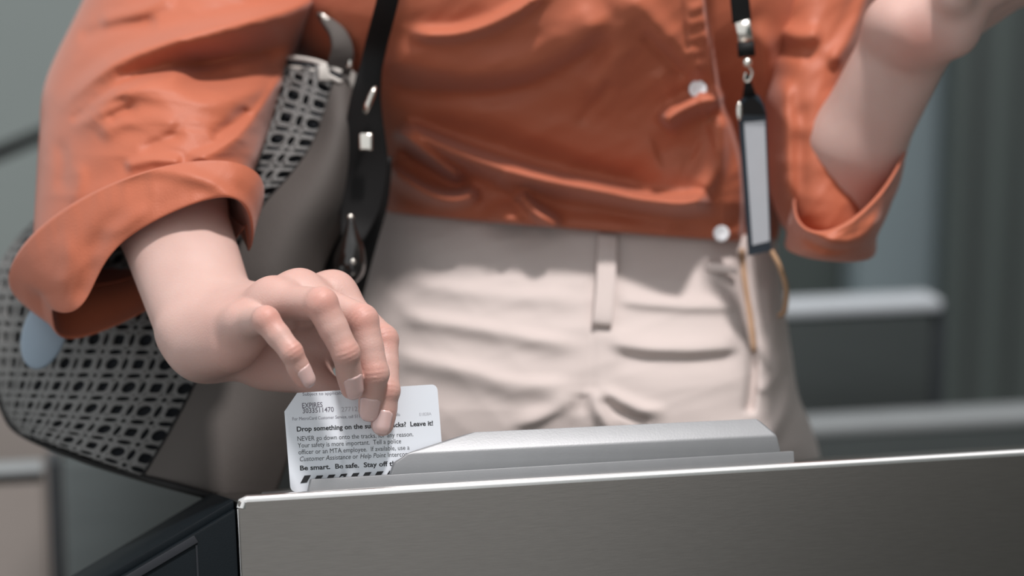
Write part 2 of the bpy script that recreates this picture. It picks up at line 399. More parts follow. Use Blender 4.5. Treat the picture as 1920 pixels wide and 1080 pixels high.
ex_ = bmesh.ops.extrude_face_region(bm, geom=bm.faces[:])
for q in ex_['geom']:
    if isinstance(q, bmesh.types.BMVert): q.co.z -= 0.00028
bmesh.ops.recalc_face_normals(bm, faces=bm.faces[:])
bm.verts.index_update(); v = np.array([tuple(q.co) for q in bm.verts]); f = [tuple(q.index for q in g.verts) for g in bm.faces]; bm.free()
card = auto_smooth(mesh_obj('transit_card', cardf(v), f, M['card']), 50)
card['label'] = 'white plastic fare card with printed safety notice pinched in fingers'; card['category'] = 'card'
def text(body, x, y, size, m, bold=0.0, shear=0.0, width=None, name='lettering', yscale=1.0):
    cu = bpy.data.curves.new('t', 'FONT'); cu.body = body; cu.size = size; cu.offset = bold; cu.shear = shear; cu.resolution_u = 3
    ob = bpy.data.objects.new('t', cu); COL.objects.link(ob)
    dg = bpy.context.evaluated_depsgraph_get(); me = bpy.data.meshes.new_from_object(ob.evaluated_get(dg))
    vv = np.array([tuple(q.co) for q in me.vertices]); ff = [tuple(p.vertices) for p in me.polygons]
    bpy.data.objects.remove(ob); bpy.data.curves.remove(cu)
    if width: vv[:, 0] = (vv[:, 0] - vv[:, 0].min()) * width / (vv[:, 0].max() - vv[:, 0].min())
    vv[:, 0] += x; vv[:, 1] = vv[:, 1] * yscale + y; vv[:, 2] = 0.00005
    bpy.data.meshes.remove(me)
    return vv, ff
def cpos(px, py):
    """card coordinates under a pixel"""
    w = hit(px, py, CARD_Y) - CO
    m_ = np.array([[ax @ ax, ax @ az], [ax @ az, az @ az]]); return np.linalg.solve(m_, [w @ ax, w @ az])
def line(segs, p0, p1, hpx, m, yscale=1.0):
    """a line of print from pixel p0 to pixel p1 (baseline); segs = (words, bold, slant)"""
    a, b = cpos(*p0), cpos(*p1); width = np.hypot(*(b - a)); size = hpx / 3.4e3 / 0.72
    parts, x = [], 0.0
    for s, bold, sl_ in segs:
        vv, ff = text(s, 0, 0, size, m, bold * size, sl_, None, yscale=yscale); 
        vv[:, 0] += x; x = vv[:, 0].max() + size * 0.28
        parts.append((vv, ff))
    vv, ff = merge(parts); vv[:, 0] *= width / vv[:, 0].max()
    ang = math.atan2(b[1] - a[1], b[0] - a[0]); c, s = math.cos(ang), math.sin(ang)
    q = np.stack([a[0] + vv[:, 0] * c - vv[:, 1] * s, a[1] + vv[:, 0] * s + vv[:, 1] * c, vv[:, 2]], -1)
    return mesh_obj('lettering', cardf(q), ff, m, card, smooth=False)
line([('Subject to applicable fares', 0, 0)], (567, 742), (668, 738.5), 6.0, M['ink_grey'])
line([('EXPIRES', .012, 0)], (566, 765), (605, 763), 9.5, M['ink_grey'])
line([('3033511470', .01, 0)], (567, 775), (626, 772), 9.5, M['ink_grey'])
line([('277123', 0, 0)], (640, 772), (676, 770.5), 9.0, M['ink_pale'])
line([('For MetroCard Customer Service, call 511 or see the card web info', 0, 0)], (548, 788.5), (750, 780), 6.2, M['ink_grey'])
line([('E1828A', 0, 0)], (786, 780), (809, 778.5), 6.0, M['ink_pale'])
line([('Drop something on the subway tracks?  Leave it!', .028, 0)], (556, 809), (812, 797.5), 9.0, M['ink'])
line([('NEVER go down onto the tracks, for any reason.', 0, 0)], (557, 827), (775, 818), 9.0, M['ink'])
line([('Your safety is more important.  Tell a police', 0, 0)], (558.5, 839.5), (752, 831), 9.0, M['ink'])
line([('officer or an MTA employee.  If available, use a', 0, 0)], (559.5, 852), (768, 843), 9.0, M['ink'])
line([('Customer Assistance', 0, .22), ('or', 0, 0), ('Help Point', 0, .22), ('Intercom.', 0, 0)], (561, 865), (770, 855), 9.0, M['ink'])
line([('Be smart.  Be safe.  Stay off the tracks.', .028, 0)], (562, 882), (793, 870.5), 9.0, M['ink'])
q0, q1 = cpos(563, 906), cpos(812, 889)
for k in range(11):
    a = q0 + (q1 - q0) * k / 11.0; w_, h_, s_ = 0.0036, 0.0035, 0.0026
    if k == 0: h_ = .0040
    vv = np.array([(a[0], a[1], 2.6e-4), (a[0] + w_, a[1] + .0002, 2.6e-4), (a[0] + w_ + s_, a[1] + h_, 2.6e-4), (a[0] + s_, a[1] + h_, 2.6e-4)])
    mesh_obj('printed_stripe', cardf(vv), [(0, 1, 2, 3)], M['ink'], card, smooth=False)

# ------------------------------------------------------------------ person
person = thing('person', 'person in rust orange rolled-sleeve shirt and cream trousers sliding a card', 'person', P(1080, 700, 1.66) * [1, 1, 0])

class SDF:
    """signed distance field sampled on a box in camera-aligned space"""
    def __init__(s, lo, hi, vox):
        s.lo = np.asarray(lo, float); s.vox = vox; s.n = np.ceil((np.asarray(hi) - s.lo) / vox).astype(int) + 1
        s.ax = [s.lo[i] + vox * np.arange(s.n[i]) for i in range(3)]
    def empty(s): return np.full(s.n, 0.03, np.float32)
    def box(s, lo, hi):
        a = np.clip(np.floor((lo - s.lo) / s.vox).astype(int), 0, s.n); b = np.clip(np.ceil((hi - s.lo) / s.vox).astype(int) + 1, 0, s.n)
        return tuple(slice(i, j) for i, j in zip(a, b))
    def grid(s, sl):
        return np.meshgrid(*[s.ax[i][sl[i]].astype(np.float32) for i in range(3)], indexing='ij')
    def cone(s, F, a, b, ra, rb, k=0.0, flat=None):
        a, b = np.asarray(a, np.float32), np.asarray(b, np.float32); m = max(ra, rb) + 0.012 + k
        sl = s.box(np.minimum(a, b) - m, np.maximum(a, b) + m)
        if any(q.stop <= q.start for q in sl): return
        X, Y, Z = s.grid(sl); d = b - a; L = float(d @ d) + 1e-12
        px, py, pz = X - a[0], Y - a[1], Z - a[2]
        t = np.clip((px * d[0] + py * d[1] + pz * d[2]) / L, 0, 1)
        q = np.sqrt((px - t * d[0])**2 + (py - t * d[1])**2 + (pz - t * d[2])**2) - (ra + (rb - ra) * t)
        s.smin(F, sl, q, k)
    def smin(s, F, sl, q, k):
        g = F[sl]
        if k <= 0: F[sl] = np.minimum(g, q); return
        h = np.maximum(k - np.abs(g - q), 0) / k
        F[sl] = np.minimum(g, q) - h * h * k * 0.25
    def dent(s, F, c, r, depth):
        c = np.asarray(c, float); sl = s.box(c - 3 * r, c + 3 * r); X, Y, Z = s.grid(sl)
        F[sl] += depth * np.exp(-(((X - c[0])**2 + (Y - c[1])**2 + (Z - c[2])**2) / r**2))
    def mesh(s, F):
        g = openvdb.FloatGrid(background=0.03); g.copyFromArray(np.ascontiguousarray(F, np.float32))
        p, q = g.convertToQuads(0.0)
        return np.asarray(p, float) * s.vox + s.lo, np.asarray(q)[:, ::-1]

# --- the hand on the card -------------------------------------------------
mm = 0.001
def J(px, py, dz): return cs(px, py, D0 + dz * mm)
FING = {   # MCP, PIP, DIP, tip (pixel, pixel, depth from the card in mm), radii mm at each, dorsal direction (right, away, up)
    'pinky':  [(452, 606, -9), (498, 600, -43), (546, 660, -49), (571, 710, -43), (8.4, 7.3, 6.1, 5.2), (0.50, -0.82, 0.30)],
    'ring':   [(512, 566, -4), (602, 570, -37), (648, 661, -38), (660, 727, -26), (10.0, 8.9, 7.4, 6.0), (0.30, -0.90, 0.22)],
    'middle': [(562, 552, 10), (678, 602, -16), (703, 700, -21), (694, 768, -11.0), (10.2, 9.2, 7.6, 6.1), (0.02, -0.95, 0.25)],
    'index':  [(624, 554, 27), (717, 638, 6), (725, 732, -9.0), (717, 796, -8.0), (10.2, 8.8, 7.2, 5.9), (-0.05, -0.95, 0.20)],
}
wr = J(388, 606, 46); elb = J(206, 90, 216)
lo = cs(180, 870, 1.22); hi = cs(780, 330, 1.50)
S = SDF((cs(190, 540, 1.46)[0], 1.262, cs(960, 850, 1.3)[2]), (cs(765, 540, 1.3)[0], 1.485, cs(960, 372, 1.46)[2]), 0.00085)
FN = S.empty()
for name, (m_, p_, d_, t_, rad, dor) in FING.items():
    g = S.empty(); a, b, c, d = [J(*q) for q in (m_, p_, d_, t_)]
    r0, r1, r2, r3 = [x * mm for x in rad]; dv = np.array(dor) / np.linalg.norm(dor)
    S.cone(g, a, b, r0, r1 * 1.0, 0.0012)
    mid = (b + c) / 2
    S.cone(g, b, mid, r1 * 1.0, (r1 + r2) / 2 * 0.99, 0.0012); S.cone(g, mid, c, (r1 + r2) / 2 * .99, r2 * 1.0, 0.0012)
    S.cone(g, b + dv * 0.7 * mm, b + dv * .8 * mm, r1 * .97, r1 * .97, 0.002)
    S.cone(g, c + dv * .4 * mm, c + dv * .45 * mm, r2 * .98, r2 * .98, 0.002)
    S.cone(g, c, d, r2 * 1.0, r3 * 1.06, 0.0012)
    pad = c + (d - c) * 0.55 - dv * 1.2 * mm
    S.cone(g, pad, pad + (d - c) * .15, r3 * 1.02, r3 * .98, 0.003)
    # knuckle creases
    for jn, ax_, rj in ((b, c - a, r1), (c, d - b, r2)):
        ax_ = ax_ / np.linalg.norm(ax_)
        sl = S.box(jn - 0.016, jn + 0.016); X, Y, Z = S.grid(sl)
        u = (X - jn[0]) * ax_[0] + (Y - jn[1]) * ax_[1] + (Z - jn[2]) * ax_[2]
        w = (X - jn[0]) * dv[0] + (Y - jn[1]) * dv[1] + (Z - jn[2]) * dv[2]
        rr_ = np.sqrt(np.maximum((X - jn[0])**2 + (Y - jn[1])**2 + (Z - jn[2])**2 - u * u, 0))
        cz = sum(np.exp(-((u - o_ * mm + 6 * rr_ * 0) / (0.75 * mm))**2) * am for o_, am in ((-2.6, .7), (0.0, 1.0), (2.4, .7)))
        g[sl] += 0.42 * mm * cz * sstep(0.2, 0.9, w / rj) * np.exp(-(np.maximum(rr_ - rj - .003, 0) / .002)**2)
    FN = np.minimum(FN, g)
    S.smin(FN, (slice(0, 0),) * 3, FN[:0, :0, :0], 0)
# thumb, behind the card
th = [J(425, 640, 52), J(500, 683, 40), J(590, 712, 26), J(668, 770, 9.2)]
g = S.empty(); S.cone(g, th[0], th[1], .013, .0115, .004); S.cone(g, th[1], th[2], .0112, .0092, .004); S.cone(g, th[2], th[3], .0093, .0072, .004)
FN = np.minimum(FN, g)
# palm and wrist
PALM = S.empty()
mc = {k: J(*v_[0]) for k, v_ in FING.items()}
wp = {'pinky': J(372, 622, 38), 'ring': J(384, 604, 40), 'middle': J(402, 590, 46), 'index': J(418, 582, 54)}
for k, r1_, r2_ in (('pinky', 15, 10.2), ('ring', 15, 10.4), ('middle', 15, 10.8), ('index', 14, 10.6)):
    S.cone(PALM, wp[k], mc[k], r1_ * mm, r2_ * mm, 0.010)
    if k != 'pinky': S.cone(PALM, mc[k] + np.array([0, -0.0004, 0.0008]), mc[k] + np.array([0, -0.0004, 0.0009]), 10.2 * mm, 10.2 * mm, 0.012)
pal = np.array([0.004, 0.006, -0.012])     # palmar side: below the knuckles
for k, r1_, r2_ in (('pinky', 17, 9), ('ring', 15, 9), ('middle', 15, 9), ('index', 14, 9)):
    S.cone(PALM, wp[k] + pal * 0.9, mc[k] + pal * 0.75, r1_ * mm, r2_ * mm, 0.010)
S.cone(PALM, J(372, 652, 34), J(432, 655, 4), .0165, .012, 0.012)     # heel of the hand on the little-finger side
S.cone(PALM, J(400, 650, 52), J(500, 680, 42), .016, .012, 0.012)     # ball of the thumb
S.cone(PALM, J(500, 672, 38), J(600, 600, 34), .012, .011, 0.012)     # web between thumb and index finger
S.cone(PALM, J(470, 640, 36), J(590, 640, 40), .014, .011, 0.012)
S.cone(PALM, J(540, 690, 36), J(650, 640, 36), .010, .010, 0.010)
# forearm: two bones side by side
fa = J(325, 430, 102)
dirv = (elb - wr) / np.linalg.norm(elb - wr)
for off, rw, rf in ((np.array([-0.011, 0, -.002]), .0185, .0205), (np.array([0.011, 0.004, .004]), .0175, .0205), (np.array([0, 0, 0]), .0195, .0255)):
    S.cone(PALM, wr + off, wr + dirv * 0.10 + off * 1.1, rw, rf, 0.012); S.cone(PALM, wr + dirv * 0.10 + off * 1.1, wr + dirv * 0.17 + off, rf, rf * 1.08, 0.012)
S.cone(PALM, J(338, 622, 36), J(336, 617, 36), .0085, .0085, 0.010)   # bone bump of the wrist
h = np.maximum(0.009 - np.abs(PALM - FN), 0) / 0.009
ALL = np.minimum(PALM, FN) - h * h * 0.009 * 0.25
# keep the thumb and fingers off the card plane
X, Y, Z = np.meshgrid(*[a_.astype(np.float32) for a_ in S.ax], indexing='ij')
vh, fh = S.mesh(ALL)
del X, Y, Z
# --- the raised hand and forearm -----------------------------------------
S2 = SDF((cs(1430, 540, 1.6)[0], 1.36, cs(960, 560, 1.6)[2]), (cs(2260, 540, 1.5)[0], 1.66, cs(960, -260, 1.6)[2]), 0.0018)
A2 = S2.empty(); G2 = S2.empty()
e2, w2 = cs(1562, 400, 1.57), cs(1712, 62, 1.50)
d2 = (w2 - e2) / np.linalg.norm(w2 - e2); sd2 = np.cross(d2, [0, 1, 0]); sd2 /= np.linalg.norm(sd2)
for o_ in (-1, 0, 1):
    m2 = e2 + (w2 - e2) * .38 + np.array([-.005, 0, 0])
    S2.cone(A2, e2 + sd2 * .004 * o_, m2 + sd2 * .010 * o_, .0165, .0195, .012)
    S2.cone(A2, m2 + sd2 * .010 * o_, w2 + sd2 * .011 * o_, .0195, .0165, .012)
S2.cone(A2, e2, cs(1550, 300, 1.63), .020, .026, .012)
kn = [cs(1930, -62, 1.475), cs(1935, -50, 1.50), cs(1925, -36, 1.525), cs(1905, -25, 1.545)]
for i_, k_ in enumerate(kn):
    S2.cone(A2, w2 + sd2 * (.010 - .006 * i_) * 1.0 + np.array([0, .01 * (i_ - 1.5), 0]), k_, .0165, .0125, .012)
    u_ = np.array([0.97, 0, 0.22 - 0.05 * i_]); ln = (.078, .086, .080, .062)[i_]
    p1 = k_ + u_ * ln * .45; p2 = p1 + (u_ + [0, 0, .15]) * ln * .3; p3 = p2 + (u_ + [0, 0, .35]) * ln * .25
    S2.cone(G2, k_, p1, .0098, .0086, .003); S2.cone(G2, p1, p2, .0086, .0078, .003); S2.cone(G2, p2, p3, .0078, .0062, .003)
S2.cone(A2, w2 + sd2 * .012, cs(1800, 20, 1.475), .0175, .0145, .012)
S2.cone(A2, cs(1722, 78, 1.49), cs(1790, 66, 1.48), .0150, .0130, .014)
t1 = cs(1790, -10, 1.46); S2.cone(G2, t1, cs(1850, -110, 1.44), .0125, .0105, .004); S2.cone(G2, cs(1850, -110, 1.44), cs(1900, -190, 1.44), .0105, .0075, .004)
h = np.maximum(0.008 - np.abs(A2 - G2), 0) / 0.008
v2, f2 = S2.mesh(np.minimum(A2, G2) - h * h * 0.002)
# --- torso, upper arms, legs under the clothes ----------------------------
S3 = SDF((-0.36, 1.45, -1.22), (0.36, 1.86, 0.36), 0.006)
A3 = S3.empty()
def c3(px, py, d): return cs(px, py, d)
elb2 = cs(300, 95, 1.61)
sh1, sh2 = cs(690, -340, 1.70), cs(1440, -340, 1.70)
for s_ in (-1, 1):
    S3.cone(A3, cs(1075 + s_ * 130, 430, 1.672), cs(1075 + s_ * 150, 640, 1.675), .075, .085, .03)
    S3.cone(A3, cs(1075 + s_ * 130, 430, 1.672), cs(1065 + s_ * 170, -250, 1.69), .075, .085, .03)
    hipj = cs(1075 + s_ * 165, 700, 1.68); knee = cs(1075 + s_ * 190, 1950, 1.69)
    S3.cone(A3, hipj, knee, .085, .055, .03)
S3.cone(A3, sh1, sh2, .042, .042, .03); S3.cone(A3, cs(1065, -420, 1.70), cs(1065, -520, 1.70), .05, .05, .02)
v3, f3 = S3.mesh(A3)
def c_of(w): w = np.asarray(w, float) - CAM; return np.array([w @ RT, w @ FW, w @ UP])
HC = P(1068, -500, 1.70) + np.array([0.0, -0.05, 0.165])
TIP = R(25); hf = np.array([0.05, -math.cos(TIP), -math.sin(TIP)]); hu = np.array([0, -math.sin(TIP), math.cos(TIP)]); hr = np.array([1.0, 0, 0])
def hp(r_, f_, u_): return c_of(HC + hr * r_ + hf * f_ + hu * u_)
hcs = c_of(HC); S4 = SDF(hcs - [.22, .22, .34], hcs + [.22, .27, .22], 0.004); A4 = S4.empty(); H4 = S4.empty()
S4.cone(A4, hp(0, -.028, .025), hp(0, .015, .028), .078, .074, .02)                       # skull
S4.cone(A4, hp(0, .035, -.03), hp(0, .050, -.085), .055, .034, .03)                        # face and jaw
for s_ in (-1, 1):
    S4.cone(A4, hp(s_ * .03, .045, -.03), hp(s_ * .022, .055, -.07), .036, .026, .02)
    S4.cone(A4, hp(s_ * .077, -.005, -.005), hp(s_ * .079, .0, -.035), .013, .010, .006)   # ears
S4.cone(A4, hp(0, .092, .0), hp(0, .110, -.035), .008, .012, .012)                        # nose
S4.cone(A4, hp(-.016, .088, -.062), hp(.016, .088, -.062), .008, .008, .006)               # lips
for s_ in (-1, 1): S4.dent(A4, hp(s_ * .031, .094, .004), .013, .008)                      # eye sockets
neck0 = cs(1068, -500, 1.70); S4.cone(A4, hp(0, -.03, -.06), neck0, .050, .056, .03)
S4.cone(H4, hp(0, -.035, .035), hp(0, .012, .045), .090, .082, .02)
for s_ in (-1, 1):
    S4.cone(H4, hp(s_ * .060, -.01, .02), hp(s_ * .105, .03, -.09), .048, .034, .03); S4.cone(H4, hp(s_ * .105, .03, -.09), hp(s_ * .10, .03, -.16), .034, .018, .03)
S4.cone(H4, hp(0, -.07, 0), hp(0, -.08, -.10), .065, .045, .03)
v4, f4 = S4.mesh(A4); vhair, fhair = S4.mesh(H4)
mesh_obj('hair', wld(vhair), fhair, mat('dark_hair', (0.03, 0.02, 0.014), 0.45, var=0.4, vscale=60, stretch=(8, 8, 1)), person)
vb, fb = merge([(v4, f4), (vh, fh), (v2, f2), (v3, f3), tube(np.linspace(wr + dirv * .165, elb2, 4), [.026, .028, .030, .032]), tube(np.linspace(elb2, sh1, 6), np.linspace(.034, .040, 6)),
                tube(np.linspace(cs(1550, 300, 1.63), sh2, 6), np.linspace(.034, .040, 6))])
body = mesh_obj('body', wld(vb), fb, M['skin'], person)
# flush of the knuckles, finger ends and wrist crease
fl = .13 * sstep(cs(420, 600, 1.36)[0], cs(560, 600, 1.33)[0], vb[:, 0]) * (vb[:, 0] < cs(800, 600, 1.33)[0]) * (vb[:, 1] < 1.43)
for name, (m_, p_, d_, t_, rad, dor) in FING.items():
    dv = np.array(dor) / np.linalg.norm(dor)
    for q, am, rad_ in ((J(*p_) + dv * .007, .52, .0105), (J(*d_) + dv * .006, .46, .0080), (J(*t_), .34, .014), (J(*m_) + [0, -.004, .008], .22, .014)):
        fl = np.maximum(fl, am * np.exp(-np.sum((vb - q)**2, 1) / rad_**2))
fl = np.maximum(fl, .55 * np.exp(-np.sum((vb - cs(1722, 78, 1.475))**2, 1) / .018**2))
fl = np.maximum(fl, .35 * np.exp(-np.sum((vb - J(470, 650, 10))**2, 1) / .03**2))
at = body.data.attributes.new('flush', 'FLOAT', 'POINT'); at.data.foreach_set('value', fl.astype(np.float32))
# nails
for name, (m_, p_, d_, t_, rad, dor) in FING.items():
    c, d = J(*d_), J(*t_); t = d - c; L = np.linalg.norm(t); t /= L
    dv = np.array(dor) / np.linalg.norm(dor); dv = dv - t * (dv @ t); dv /= np.linalg.norm(dv); sd = np.cross(t, dv)
    r2, r3 = rad[2] * mm, rad[3] * mm
    U, Vv = 11, 12; pts_ = []
    Ln = L * 0.46 + r3 * 0.88
    for i in range(Vv):
        s_ = i / (Vv - 1); along = L * 0.54 + Ln * s_
        rl = r2 * .97 + (r3 - r2 * .97) * min(1, along / L)
        if along > L: rl = math.sqrt(max(r3**2 - (along - L)**2 * .92, 1e-9)) * (1 if s_ < 1 else 1)
        half = 0.98 * (1 - 0.08 * s_) * (min(1, (s_ + .06) / .2)**.5)          # rounded cuticle
        if s_ > .8: half *= 1 - ((s_ - .8) / .2)**2 * .35                       # rounded free edge
        lift = .62 * mm + (.5 * mm * max(0, s_ - .8) / .2)
        for j in range(U):
            a_ = (j / (U - 1) * 2 - 1) * half
            pts_.append(c + t * along + (dv * math.cos(a_) + sd * math.sin(a_)) * (max(rl, r3 * .35) + lift) )
    o = mesh_obj('fingernail', wld(np.array(pts_)), grid_faces(Vv, U), M['nail'], person)
    md = o.modifiers.new('s', 'SOLIDIFY'); md.thickness = 0.0006; md.offset = -1

# ------------------------------------------------------------------ clothes: lofts
def loft(keys, nr, nphi, disp=None, ep=1.0, shift=None):
    """rings: cx cy d | ax ay ad (side axis) | bx by bd (front axis); phi=90 faces the viewer"""
    k = cr(keys, nr); ph = np.linspace(0, 2 * np.pi, nphi, endpoint=False)
    c_, s_ = np.cos(ph), np.sin(ph)
    if ep != 1: c_, s_ = np.sign(c_) * abs(c_)**ep, np.sign(s_) * abs(s_)**ep
    g = k[:, None, 0:3] + k[:, None, 3:6] * c_[None, :, None] + k[:, None, 6:9] * s_[None, :, None]
    if shift is not None: g = g + shift(np.linspace(0, 1, nr)[:, None], ph[None, :])
    px, py, d = g[..., 0], g[..., 1], g[..., 2]
    if disp is not None:
        w = sstep(0.02, 0.35, np.broadcast_to(np.sin(ph)[None], px.shape))
        d = d - disp(px, py) * w
    return cs(px, py, d).reshape(-1, 3), [tuple(q) for q in grid_faces(nr, nphi, True)], (px, py, d)

def cap(v, f, nr, n):
    return f + [tuple(range(n))[::-1], tuple(range((nr - 1) * n, nr * n))]

# wrinkle noise shared by the cloths
_wave = [(rng.uniform(0, 2 * np.pi), rng.uniform(0, 2 * np.pi), rng.uniform(.6, 1.4)) for _ in range(10)]
def crumple(x, y, ang, lam, amp):
    s = 0
    for i, (p1, p2, q) in enumerate(_wave):
        a = R(ang) + (i - 4.5) * 0.13; kx, ky = math.cos(a), math.sin(a)
        w = np.sin((x * kx + y * ky) / lam * q * 6.28 + p1 + 1.6 * np.sin((x * -ky + y * kx) / lam * .7 + p2))
        g = .5 + .5 * np.sin((x * -ky + y * kx) / lam * 1.1 * q + p2 * 2 + (x * kx + y * ky) / lam * .8)
        s = s + np.maximum(1.01 - np.sqrt(w * w + .02), 0) ** 2 * g
    return amp * s

# --- shirt front and back
PLACKET = [(1300, -330), (1306, -150), (1318, 0), (1334, 100), (1350, 190), (1372, 250), (1388, 320), (1390, 400), (1386, 480)]
def shirt_fold(x, y):
    h = np.zeros_like(x)
    h += ridge(x, y, [(764, 58), (800, 66), (867, 62), (929, 42), (991, 6), (1030, -30)], .017, 12, 13)
    h += ridge(x, y, [(700, 105), (780, 118), (880, 135), (985, 122), (1075, 78), (1150, 18)], .013, 45, 24, .12)
    h -= ridge(x, y, [(715, 155), (800, 172), (890, 177), (990, 160), (1080, 118), (1145, 62)], .010, 16, 26, .12)
    h += ridge(x, y, [(745, 238), (773, 249), (858, 287), (947, 318), (1036, 341), (1124, 357), (1213, 376), (1289, 382), (1335, 362)], .034, 15, 19, .06)
    h -= ridge(x, y, [(760, 225), (860, 252), (960, 283), (1050, 312), (1150, 338), (1250, 352)], .010, 30, 22, .15)
    h += ridge(x, y, [(738, 243), (772, 265), (804, 289), (845, 318), (872, 336)], .025, 9, 11)
    h += ridge(x, y, [(722, 309), (760, 338), (813, 367), (858, 373), (905, 358)], .030, 11, 14)
    h -= ridge(x, y, [(745, 275), (800, 320), (850, 345), (890, 345)], .008, 13, 12)
    h += ridge(x, y, [(975, 358), (987, 378), (1009, 400), (1052, 430)], .020, 12, 13)
    h += ridge(x, y, [(930, 330), (960, 350), (985, 375)], .008, 14, 14)
    h -= ridge(x, y, [(1010, 380), (1100, 392), (1220, 402), (1330, 405)], .006, 22, 24)
    h += ridge(x, y, [(1238, 236), (1278, 206), (1330, 188), (1352, 200)], .024, 15, 20)
    h += ridge(x, y, [(1347, 215), (1352, 260), (1345, 315), (1315, 368)], .010, 14, 22)
    h -= ridge(x, y, [(1225, 290), (1270, 275), (1310, 290)], .006, 26, 30)
    h += ridge(x, y, [(1090, 190), (1150, 120), (1165, 40), (1160, -40)], .007, 26, 34)
    h += ridge(x, y, [(1180, -20), (1225, 40), (1290, 110), (1320, 150)], .008, 22, 22)
    h -= ridge(x, y, [(1080, 235), (1120, 190), (1150, 150)], .004, 10, 10)
    h -= ridge(x, y, [(1200, 60), (1260, 120), (1290, 150)], .005, 10, 10)
    h += ridge(x, y, [(1230, 130), (1255, 190), (1240, 240)], .005, 16, 16)
    for i in range(4): h += ridge(x, y, [(1290 - i * 3, 20 + i * 28), (1325, 8 + i * 28)], .0022, 8, 8)
    h *= 0.85
    h += .012 * sstep(150, 362, y) * sstep(432, 374, y) * sstep(1170, 1300, x)
    h += crumple(x, y, 70, 190, .0009) * sstep(-60, 60, y)
    # the front opening: one front lies over the other
    d, s, fr_ = seg_dist(x, y, cr(PLACKET, 60))
    sd = d * np.where(s < 0, 1, -1)      # positive to the right of the line
    h -= .017 * sstep(-3, 7, sd) * sstep(200, 20, sd)
    h += .0022 * sstep(-40, -36, sd) * sstep(2, -2, sd)
    h += ridge(x, y, [(1415, 30), (1440, 120), (1450, 260), (1455, 400)], .008, 20, 24)
    # roll over the waistband
    for bx_, by_, hh_, ww_ in ((735, 392, .001, 26), (845, 400, .004, 40), (955, 412, .019, 34), (1010, 425, .007, 26), (1130, 425, .001, 60)):
        h += hh_ * np.exp(-((x - bx_) / ww_)**2 - ((y - by_) / 30)**2)
    return h
SK = [(1066, -540, 1.70, 165, 0, 0, 0, 4, -.062), (1068, -505, 1.70, 190, 0, 0, 0, 4, -.068), (1072, -470, 1.695, 340, 0, 0, 0, 4, -.085), (1075, -420, 1.69, 430, 0, 0, 0, 4, -.11), (1075, -330, 1.68, 445, 0, 0, 0, 8, -.150), (1046, -160, 1.67, 505, 0, 0, 0, 10, -.178), (1038, 0, 1.665, 520, 0, 0, 0, 10, -.168),
      (1048, 110, 1.66, 498, 5, 0, 0, 10, -.137), (1062, 200, 1.66, 440, 12, 0, 0, 10, -.113), (1078, 290, 1.66, 396, 20, 0, 0, 10, -.100), (1080, 360, 1.66, 388, 25, 0, 0, 10, -.091),
      (1080, 405, 1.66, 382, 28, 0, 0, 10, -.091), (1080, 422, 1.66, 374, 30, 0, 0, 8, -.085), (1080, 415, 1.66, 360, 30, 0, 0, 8, -.072)]
v, f, _ = loft(SK, 270, 620, shirt_fold, ep=0.74)
shirt = mesh_obj('shirt', wld(v), f, M['shirt'], person)

# --- sleeve of the arm that holds the card
def sleeve_fold(x, y):
    h = np.zeros_like(x)
    h += ridge(x, y, [(700, -40), (560, 15), (440, 48), (330, 78), (225, 118), (145, 180), (105, 232)], .034, 50, 20, .22)
    h -= ridge(x, y, [(600, 70), (500, 92), (400, 112), (310, 124), (225, 152), (150, 205), (112, 240)], .022, 16, 36, .22)
    h -= ridge(x, y, [(560, 110), (480, 135), (400, 140), (320, 140)], .020, 26, 38, .25)
    h += ridge(x, y, [(120, 262), (190, 192), (250, 168), (330, 178), (400, 190), (470, 168), (540, 110)], .012, 30, 44, .22)
    h -= ridge(x, y, [(128, 228), (175, 205), (245, 180)], .003, 9, 9)
    h -= ridge(x, y, [(195, 236), (225, 212), (262, 200)], .003, 12, 12, .3)
    h += ridge(x, y, [(180, 258), (240, 226), (300, 222), (340, 240)], .004, 16, 18)
    h -= ridge(x, y, [(255, 284), (300, 266), (350, 246)], .0035, 12, 14, .3)
    h += ridge(x, y, [(345, 306), (400, 284), (450, 252), (500, 190), (538, 125)], .008, 10, 20)
    h -= ridge(x, y, [(352, 312), (395, 318), (440, 336), (470, 362)], .009, 8, 18)
    h += ridge(x, y, [(230, 312), (290, 300), (345, 302)], .005, 10, 14)
    h -= ridge(x, y, [(395, 262), (430, 235), (470, 200)], .004, 12, 10)
    h += ridge(x, y, [(180, 40), (260, 22), (330, -10)], .006, 12, 16)
    h -= ridge(x, y, [(140, 70), (230, 48), (300, 40)], .006, 14, 14)
    h -= ridge(x, y, [(110, 250), (118, 310), (112, 370)], .004, 14, 16, .3)
    h += ridge(x, y, [(140, 300), (150, 340), (130, 390)], .003, 14, 14, .3)
    h += crumple(x, y, 115, 150, .0010)
    return h
SL = [(700, -380, 1.70, -150, 0, 0, 0, -15, -.07), (520, -300, 1.68, -200, 5, 0, 0, -20, -.10), (440, -150, 1.65, -218, 0, 0, 0, -20, -.105), (378, 0, 1.62, -224, 4, 0, 0, -20, -.105), (318, 130, 1.585, -232, 20, 0, 6, -35, -.105),
      (292, 240, 1.545, -218, 12, 0, 14, -50, -.095), (275, 330, 1.505, -205, 20, 0, 36, -72, -.078), (262, 400, 1.475, -192, 30, 0, 55, -100, -.055), (262, 440, 1.455, -185, 40, 0, 55, -100, -.045)]
v, f, _ = loft(SL, 190, 300, sleeve_fold)
slv = mesh_obj('sleeve', wld(v), f, M['shirt'], shirt)

